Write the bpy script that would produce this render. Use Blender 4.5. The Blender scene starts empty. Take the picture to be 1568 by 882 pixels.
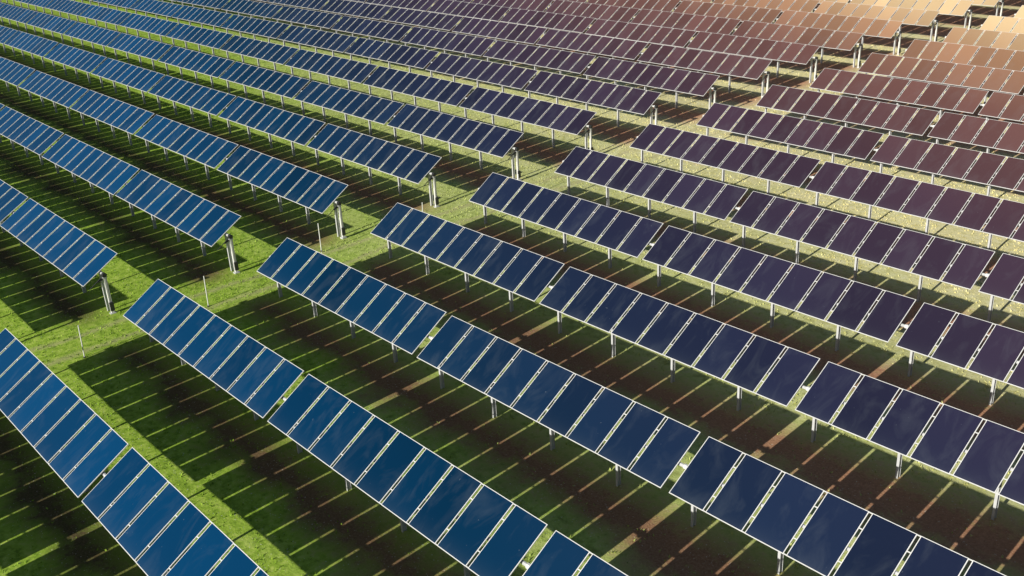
import bpy, math, random
import numpy as np
from mathutils import Vector, Matrix
random.seed(4); rng=np.random.default_rng(4)
sc=bpy.context.scene
P=5.9717; H=1.9612; T=0.5442; G=3.94; TAB=11.62; MP=1.268; NM=9
ct,st=math.cos(T),math.sin(T)
# ------------------------------------------------------------ node helpers
def mat(name):
    m=bpy.data.materials.new(name); m.use_nodes=True
    nt=m.node_tree; b=nt.nodes['Principled BSDF']; return m,nt,b
def N(nt,t,**k):
    n=nt.nodes.new(t)
    for a,v in k.items(): setattr(n,a,v)
    return n
def math_(nt,op,a,b=None,clamp=False):
    n=N(nt,'ShaderNodeMath',operation=op); n.use_clamp=clamp
    for i,v in enumerate((a,b)):
        if v is None: continue
        if hasattr(v,'is_linked'): nt.links.new(v,n.inputs[i])
        else: n.inputs[i].default_value=v
    return n.outputs[0]
def ramp(nt,fac,stops,interp='LINEAR'):
    n=N(nt,'ShaderNodeValToRGB'); n.color_ramp.interpolation=interp
    e=n.color_ramp.elements
    while len(e)<len(stops): e.new(0.5)
    for x,(p,c) in zip(e,stops): x.position=p; x.color=(*c,1) if len(c)==3 else c
    nt.links.new(fac,n.inputs[0]); return n.outputs[0]
def mix(nt,f,a,b,mode='MIX'):
    n=N(nt,'ShaderNodeMix',data_type='RGBA',blend_type=mode)
    for i,v in ((0,f),(6,a),(7,b)):
        if hasattr(v,'is_linked'): nt.links.new(v,n.inputs[i])
        else: n.inputs[i].default_value=(*v,1) if isinstance(v,tuple) else v
    return n.outputs[2]
def noise(nt,vec,scale,detail=4,rough=.55,dist=0):
    n=N(nt,'ShaderNodeTexNoise'); n.inputs['Scale'].default_value=scale
    n.inputs['Detail'].default_value=detail; n.inputs['Roughness'].default_value=rough
    n.inputs['Distortion'].default_value=dist
    nt.links.new(vec,n.inputs['Vector']); return n.outputs['Fac']
def pos(nt):
    g=N(nt,'ShaderNodeNewGeometry'); s=N(nt,'ShaderNodeSeparateXYZ')
    nt.links.new(g.outputs['Position'],s.inputs[0]); return g.outputs['Position'],s.outputs
def glow_tint(nt,s):   # warm glow put into surface colours: grows to the north-east of the field
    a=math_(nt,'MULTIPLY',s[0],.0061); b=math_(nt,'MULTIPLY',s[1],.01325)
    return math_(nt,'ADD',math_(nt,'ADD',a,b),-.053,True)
# ------------------------------------------------------------ materials
def m_glass():
    m,nt,b=mat('thin_film_glass')
    p,s=pos(nt); g=glow_tint(nt,s)
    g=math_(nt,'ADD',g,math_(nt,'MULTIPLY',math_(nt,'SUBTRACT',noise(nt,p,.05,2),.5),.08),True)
    col=ramp(nt,g,[(0,(.001,.050,.145)),(.14,(.001,.027,.074)),(.32,(.016,.020,.050)),(.52,(.056,.032,.052)),(.72,(.15,.072,.065)),(.87,(.36,.20,.12)),(1,(.72,.52,.30))])  # blue glass shifting to pale copper: the warm glow painted into its colour
    uv=N(nt,'ShaderNodeUVMap'); su=N(nt,'ShaderNodeSeparateXYZ'); nt.links.new(uv.outputs[0],su.inputs[0])
    oi=N(nt,'ShaderNodeObjectInfo')
    cell=math_(nt,'ADD',math_(nt,'FLOOR',su.outputs[0]),math_(nt,'MULTIPLY',oi.outputs['Random'],97.))
    wn=N(nt,'ShaderNodeTexWhiteNoise',noise_dimensions='1D'); nt.links.new(cell,wn.inputs['W'])
    vary=math_(nt,'ADD',math_(nt,'MULTIPLY',wn.outputs['Value'],.4),.8)
    hs=N(nt,'ShaderNodeHueSaturation'); nt.links.new(col,hs.inputs['Color']); nt.links.new(vary,hs.inputs['Value'])
    mp=N(nt,'ShaderNodeMapping'); mp.inputs['Rotation'].default_value=(0,0,.6); mp.inputs['Scale'].default_value=(1.6,.6,1)
    nt.links.new(p,mp.inputs[0])
    cl=noise(nt,mp.outputs[0],.8,5,.62,.9)
    d=math_(nt,'MULTIPLY',math_(nt,'SUBTRACT',cl,.50,True),.22)
    low=math_(nt,'MULTIPLY',math_(nt,'POWER',math_(nt,'SUBTRACT',1.,su.outputs[1]),9.),.04)
    d=math_(nt,'ADD',d,low)
    spots=math_(nt,'MULTIPLY',math_(nt,'GREATER_THAN',noise(nt,p,9,2,.5),.765),.14)
    d=math_(nt,'ADD',d,spots,True)
    c=mix(nt,d,hs.outputs[0],(.36,.42,.46))
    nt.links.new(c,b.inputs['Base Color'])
    r=math_(nt,'ADD',math_(nt,'MULTIPLY',cl,.22),.10); nt.links.new(r,b.inputs['Roughness'])
    b.inputs['IOR'].default_value=1.36
    return m
def m_simple(name,col,metal=0,rough=.5,var=.15,sc_=8):
    m,nt,b=mat(name); p,s=pos(nt)
    n=noise(nt,p,sc_,3)
    c=mix(nt,n,tuple(x*(1-var) for x in col),tuple(min(1,x*(1+var)) for x in col))
    nt.links.new(c,b.inputs['Base Color']); b.inputs['Metallic'].default_value=metal; b.inputs['Roughness'].default_value=rough
    return m
GLASS=m_glass()
ALU=m_simple('anodised_aluminium',(.84,.84,.84),0,.5)
STEEL=m_simple('galvanised_steel',(.56,.57,.58),.0,.6,.2,5)
BACK=m_simple('module_back',(.05,.05,.055),0,.6)
WHITE=m_simple('white_powder_coat',(.75,.75,.73),0,.5,.08)
DARK=m_simple('dark_control_box',(.03,.032,.035),0,.5)

def m_ground():
    m,nt,b=mat('grass_and_soil'); p,s=pos(nt); g=glow_tint(nt,s)
    n1=noise(nt,p,.35,4,.6); n2=noise(nt,p,3.2,5,.7); n3=noise(nt,p,14,4,.75); n4=noise(nt,p,.09,2)
    grass=ramp(nt,n2,[(.28,(.13,.24,.022)),(.5,(.36,.54,.060)),(.72,(.60,.72,.16))])
    glow_grass=ramp(nt,n2,[(.28,(.66,.60,.24)),(.5,(.92,.85,.46)),(.72,(.97,.92,.64))])  # grass colour with the warm glow painted in
    gm=math_(nt,'ADD',math_(nt,'MULTIPLY',math_(nt,'SUBTRACT',g,.08),2.2),math_(nt,'MULTIPLY',math_(nt,'SUBTRACT',n1,.5),.6),True)
    cov=mix(nt,gm,grass,glow_grass)
    soil=ramp(nt,n3,[(.3,(.04,.024,.015)),(.55,(.10,.062,.040)),(.75,(.19,.13,.09))])
    soil=mix(nt,math_(nt,'MULTIPLY',g,2.0,True),soil,ramp(nt,n3,[(.3,(.48,.20,.12)),(.6,(.74,.37,.23)),(.8,(.84,.52,.34))]))  # soil reddened and lifted where the glow is painted in
    # bare soil along the posts, shaped to the panel shadow to paint it brown
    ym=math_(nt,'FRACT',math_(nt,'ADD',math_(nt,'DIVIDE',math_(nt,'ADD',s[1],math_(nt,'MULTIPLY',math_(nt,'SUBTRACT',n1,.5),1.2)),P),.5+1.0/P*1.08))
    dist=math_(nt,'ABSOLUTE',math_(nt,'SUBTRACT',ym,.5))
    strip=math_(nt,'SUBTRACT',math_(nt,'ADD',.25,math_(nt,'MULTIPLY',g,.22)),dist)  # widens with the glow so the whole shadow band turns brown
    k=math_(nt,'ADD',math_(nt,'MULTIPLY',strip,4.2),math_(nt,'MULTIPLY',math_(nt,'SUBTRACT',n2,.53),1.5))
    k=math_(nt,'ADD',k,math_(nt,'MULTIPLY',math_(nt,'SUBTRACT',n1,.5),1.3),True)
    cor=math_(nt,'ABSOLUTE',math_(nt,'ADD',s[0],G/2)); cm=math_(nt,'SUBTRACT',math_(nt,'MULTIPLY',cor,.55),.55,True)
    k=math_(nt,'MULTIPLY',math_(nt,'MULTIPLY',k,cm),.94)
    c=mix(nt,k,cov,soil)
    c=mix(nt,math_(nt,'MULTIPLY',math_(nt,'GREATER_THAN',noise(nt,p,16,1,.5),.73),.8),c,(.72,.68,.56))
    nt_=math_(nt,'MULTIPLY',math_(nt,'SUBTRACT',n1,.5),1.2)
    tr=math_(nt,'ABSOLUTE',math_(nt,'SUBTRACT',math_(nt,'ABSOLUTE',math_(nt,'ADD',math_(nt,'ADD',s[0],1.9),nt_)),.85))
    tr=math_(nt,'MULTIPLY',math_(nt,'SUBTRACT',.34,tr,True),1.6)
    c=mix(nt,tr,c,(.55,.48,.28))
    hs=N(nt,'ShaderNodeHueSaturation'); nt.links.new(c,hs.inputs['Color']); nt.links.new(math_(nt,'ADD',math_(nt,'MULTIPLY',n4,.5),.78),hs.inputs['Value'])
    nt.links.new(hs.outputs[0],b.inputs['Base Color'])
    b.inputs['Roughness'].default_value=.95; b.inputs['Specular IOR Level'].default_value=.1
    bp=N(nt,'ShaderNodeBump'); bp.inputs['Strength'].default_value=.4; bp.inputs['Distance'].default_value=.08
    nt.links.new(n3,bp.inputs['Height']); nt.links.new(bp.outputs[0],b.inputs['Normal'])
    return m
# ------------------------------------------------------------ mesh builder
class MB:
    def __init__(s): s.v=[];s.f=[];s.m=[];s.uv=[]
    def quad(s,pts,mi,uv=None):
        k=len(s.v); s.v+=pts; s.f.append(tuple(range(k,k+len(pts)))); s.m.append(mi); s.uv.append(uv or [(0,0)]*len(pts))
    def box(s,x0,x1,y0,y1,z0,z1,mi,M=None):
        c=[(x,y,z) for z in (z0,z1) for y in (y0,y1) for x in (x0,x1)]
        if M: c=[tuple(M@Vector(q)) for q in c]
        k=len(s.v); s.v+=c
        for q in ((0,2,3,1),(4,5,7,6),(0,1,5,4),(2,6,7,3),(0,4,6,2),(1,3,7,5)):
            s.f.append(tuple(k+i for i in q)); s.m.append(mi); s.uv.append([(0,0)]*4)
    def prism(s,c0,c1,r,n,mi,r2=None):
        c0=Vector(c0);c1=Vector(c1);d=(c1-c0).normalized();a=d.orthogonal().normalized();b=d.cross(a)
        k=len(s.v)
        for c,rr in ((c0,r),(c1,r2 or r)):
            for i in range(n):
                t=2*math.pi*(i+.5)/n; s.v.append(tuple(c+a*rr*math.cos(t)+b*rr*math.sin(t)))
        for i in range(n):
            j=(i+1)%n; s.f.append((k+i,k+j,k+n+j,k+n+i)); s.m.append(mi); s.uv.append([(0,0)]*4)
        s.f.append(tuple(k+n+i for i in range(n))); s.m.append(mi); s.uv.append([(0,0)]*n)
        s.f.append(tuple(k+n-1-i for i in range(n))); s.m.append(mi); s.uv.append([(0,0)]*n)
    def mesh(s,name,mats):
        me=bpy.data.meshes.new(name); me.from_pydata(s.v,[],s.f)
        for m in mats: me.materials.append(m)
        me.polygons.foreach_set('material_index',s.m)
        u=me.uv_layers.new(name='UVMap'); fl=[c for f in s.uv for q in f for c in q]; u.data.foreach_set('uv',fl)
        me.update(); return me
MATS=[GLASS,ALU,STEEL,BACK,WHITE,DARK]
TILT=Matrix.Rotation(T,4,'X')   # +y edge up, faces -y (the sun)
GAP=.088
def table_modules():
    b=MB(); w=MP-GAP
    for i in range(NM):
        x0=.10+i*MP; x1=x0+w
        e=random.uniform(-.004,.004)
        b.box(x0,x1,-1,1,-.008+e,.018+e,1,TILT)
        b.box(x0+.03,x1-.03,-.97,.97,-.014+e,-.0085+e,3,TILT)
        l=.022; z=.0215+e
        pts=[tuple(TILT@Vector(q)) for q in ((x0+l,-1+l*.9,z),(x1-l,-1+l*.9,z),(x1-l,1-l*.9,z),(x0+l,1-l*.9,z))]
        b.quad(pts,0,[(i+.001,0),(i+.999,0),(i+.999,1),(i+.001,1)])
        for xr in (x0+.22,x1-.27):
            b.box(xr,xr+.05,-.62,.62,-.075,-.015,2,TILT)
        if i<NM-1:   # small clamps bridging neighbouring modules
            for yc in (-.985,-.5,.5,.985):
                b.box(x1+.001,x1+GAP-.001,yc-.014,yc+.014,-.004,.012,4,TILT)
    return b.mesh('module_table_mesh',MATS)
def table_frame():
    b=MB()
    zt=-.15
    b.prism((0,0,zt),(TAB,0,zt),.055,8,2)
    for k in range(4):
        x=.30+k*TAB/4
        zb=-H-.1; zp=zt-.09
        b.box(x-.004,x+.004,-.064,.064,zb,zp,2)
        b.box(x-.042,x+.042,-.072,-.064,zb,zp,2); b.box(x-.042,x+.042,.064,.072,zb,zp,2)
        b.box(x-.05,x+.05,-.09,.09,zp,zp+.02,2)
        b.prism((x-.04,0,zt),(x+.04,0,zt),.088,10,2)
    b.prism((-.06,0,zt),(.06,0,zt),.08,8,4)
    return b.mesh('table_support_mesh',MATS)
def drive_post():
    b=MB(); zt=-.15; zb=-H-.1
    b.box(-.055,.055,-.06,.06,zb,zt-.14,4)
    b.prism((-.08,0,zt),(.08,0,zt),.10,14,5)
    b.box(-.07,.07,-.09,.09,zt-.14,zt-.09,2)
    b.prism((0,-.10,zt-.16),(0,-.34,zt-.24),.045,10,5)     # slew motor
    b.prism((.03,-.07,zt-.02),(.03,-.75,zt-.46),.02,6,5)   # strut to the module edge
    b.box(.057,.14,-.085,.085,-H+.14,-H+.54,5)             # controller box
    b.prism((.10,0,-H+.54),(.07,.03,zt-.14),.012,6,5)
    b.box(-.12,.12,-.12,.12,-H-.06,-H+.02,2)
    return b.mesh('drive_post_mesh',MATS)
MOD=[table_modules() for _ in range(3)]; FR=table_frame(); DP=drive_post()
col=sc.collection
def ob(name,me,loc=(0,0,0),parent=None,rot=(0,0,0)):
    o=bpy.data.objects.new(name,me); col.objects.link(o); o.location=loc; o.rotation_euler=rot
    if parent: o.parent=parent
    return o
def row(i,x0,n,sgn):
    e=ob('solar_panel_row',None,(x0,i*P,H))
    for k in range(n):
        xo=k*TAB if sgn>0 else -(k+1)*TAB
        dz=random.uniform(-.02,.02)
        ob('panel_table',random.choice(MOD),(xo,0,dz),e,(math.radians(random.gauss(0,.6)),0,0))
        if sgn>0: ob('table_support',FR,(xo,0,0),e)
        else:
            o=ob('table_support',FR,(xo+TAB,0,0),e); o.rotation_euler=(0,0,math.pi)
    if sgn<0: ob('drive_post',DP,(.10,0,0),e)
for i in range(-3,27):
    row(i,0,6,1); row(i,-G,17,-1)
for i,(x,y) in enumerate([(-.43,3.45),(-1.2,9.2),(-3.0,16.1),(-1.6,21.3),(-1.2,27.5)]):
    b=MB(); b.prism((0,0,-.1),(-.05*(i%3-1),.05,1.45),.022,8,4); b.prism((0,0,0),(0,0,.06),.05,8,5)
    ob('marker_pole',b.mesh('marker_pole',MATS),(x,y,0))
# ------------------------------------------------------------ ground
def hfun(x,y): return .05*np.sin(x*.23+1.3*np.sin(y*.11))+.04*np.sin(y*.31+x*.07)
xs=np.concatenate([[-3000,-900],np.arange(-220,100,2.),[900,3000]]); ys=np.concatenate([[-3000,-900],np.arange(-30,180,2.),[900,3000]])
X,Y=np.meshgrid(xs,ys); Z=hfun(X,Y)*((X>-215)&(X<95)&(Y>-28)&(Y<175))-.04
vv=np.stack([X,Y,Z],-1).reshape(-1,3); nx=len(xs)
ff=[(j*nx+i,j*nx+i+1,(j+1)*nx+i+1,(j+1)*nx+i) for j in range(len(ys)-1) for i in range(nx-1)]
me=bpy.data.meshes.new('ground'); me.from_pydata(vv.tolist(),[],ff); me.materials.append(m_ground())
me.polygons.foreach_set('use_smooth',[True]*len(ff)); ob('ground',me)
# grass tufts
def m_blade():
    m,nt,b=mat('grass_blade'); p,s=pos(nt); g=glow_tint(nt,s)
    f=math_(nt,'ADD',math_(nt,'MULTIPLY',noise(nt,p,3.2,3,.7),.6),math_(nt,'MULTIPLY',noise(nt,p,30,1),.5))
    grass=ramp(nt,f,[(.3,(.08,.18,.015)),(.55,(.27,.44,.04)),(.8,(.55,.66,.13))])
    glow_grass=ramp(nt,f,[(.3,(.58,.52,.20)),(.55,(.88,.80,.42)),(.8,(.95,.90,.60))])  # blade colour as warmed by the painted glow
    c=mix(nt,math_(nt,'MULTIPLY',math_(nt,'SUBTRACT',g,.08),2.2,True),grass,glow_grass); nt.links.new(c,b.inputs['Base Color'])
    b.inputs['Roughness'].default_value=.8; b.inputs['Specular IOR Level'].default_value=.15
    return m
n=230000
x=rng.uniform(-75,45,n); y=rng.uniform(-6,75,n)
ymod=((y/P+.5+1.08/P)%1)-.5
keep=(rng.random(n)<np.where((np.abs(ymod)<.25)&((x>0)|(x<-G)),.18,1.0))
clump=np.sin(x*1.7+np.sin(y*2.3)*2)+np.sin(y*1.9+np.sin(x*1.1)*2)
keep&=(clump+rng.normal(0,1,n)>-1.0)
x=x[keep];y=y[keep];n=len(x); z=hfun(x,y)-.05
hgt=rng.uniform(.02,.08,n); wd=rng.uniform(.015,.035,n)
V=np.zeros((n,2,3,3))
for k in range(2):
    a=rng.uniform(0,2*np.pi,n); la=rng.uniform(0,2*np.pi,n); lean=rng.uniform(.0,.09,n)
    cx_,sx_=np.cos(a)*wd,np.sin(a)*wd
    V[:,k,0]=np.stack([x-cx_,y-sx_,z],-1); V[:,k,1]=np.stack([x+cx_,y+sx_,z],-1)
    V[:,k,2]=np.stack([x+np.cos(la)*lean,y+np.sin(la)*lean,z+hgt+.02],-1)
V=V.reshape(-1,3); nf=len(V)//3
me=bpy.data.meshes.new('grass'); me.vertices.add(len(V)); me.vertices.foreach_set('co',V.ravel())
me.loops.add(len(V)); me.loops.foreach_set('vertex_index',np.arange(len(V),dtype=np.int32))
me.polygons.add(nf); me.polygons.foreach_set('loop_start',np.arange(0,len(V),3,dtype=np.int32)); 
me.update(calc_edges=True); me.validate(); me.materials.append(m_blade()); ob('grass',me)
# ------------------------------------------------------------ light
sd=Vector((.28,-2.5,1)).normalized()
L=bpy.data.lights.new('sun','SUN'); L.energy=5; L.angle=math.radians(.45); L.color=(1,.96,.86)
lo=bpy.data.objects.new('sun',L); col.objects.link(lo); lo.rotation_euler=sd.to_track_quat('Z','Y').to_euler(); lo.location=(0,-50,60)
w=bpy.data.worlds.new('World'); sc.world=w; w.use_nodes=True; nt=w.node_tree
sky=N(nt,'ShaderNodeTexSky',sky_type='NISHITA'); sky.sun_disc=False; sky.sun_elevation=math.asin(sd.z); sky.sun_rotation=math.atan2(sd.x,sd.y)
bg=nt.nodes['Background']; nt.links.new(sky.outputs[0],bg.inputs[0]); bg.inputs[1].default_value=.05
# ------------------------------------------------------------ camera (solved from the photograph)
f,pit,yaw,rol=1564.7252,.4198,.867,-.0568
fh=Vector((-math.sin(yaw),math.cos(yaw),0)); r=Vector((math.cos(yaw),math.sin(yaw),0)); zz=Vector((0,0,1))
fw=fh*math.cos(pit)-zz*math.sin(pit); up=fh*math.sin(pit)+zz*math.cos(pit)
r2=r*math.cos(rol)+up*math.sin(rol); up2=up*math.cos(rol)-r*math.sin(rol)
cd=bpy.data.cameras.new('camera'); cd.sensor_width=36; cd.lens=f/1568*36; cd.clip_end=8000
co=bpy.data.objects.new('camera',cd); col.objects.link(co)
M=Matrix((r2,up2,-fw)).transposed().to_4x4(); M.translation=Vector((38.5539,-7.0747,18.299)); co.matrix_world=M
sc.camera=co
sc.view_settings.view_transform='Standard'; sc.view_settings.look='None'; sc.view_settings.exposure=0
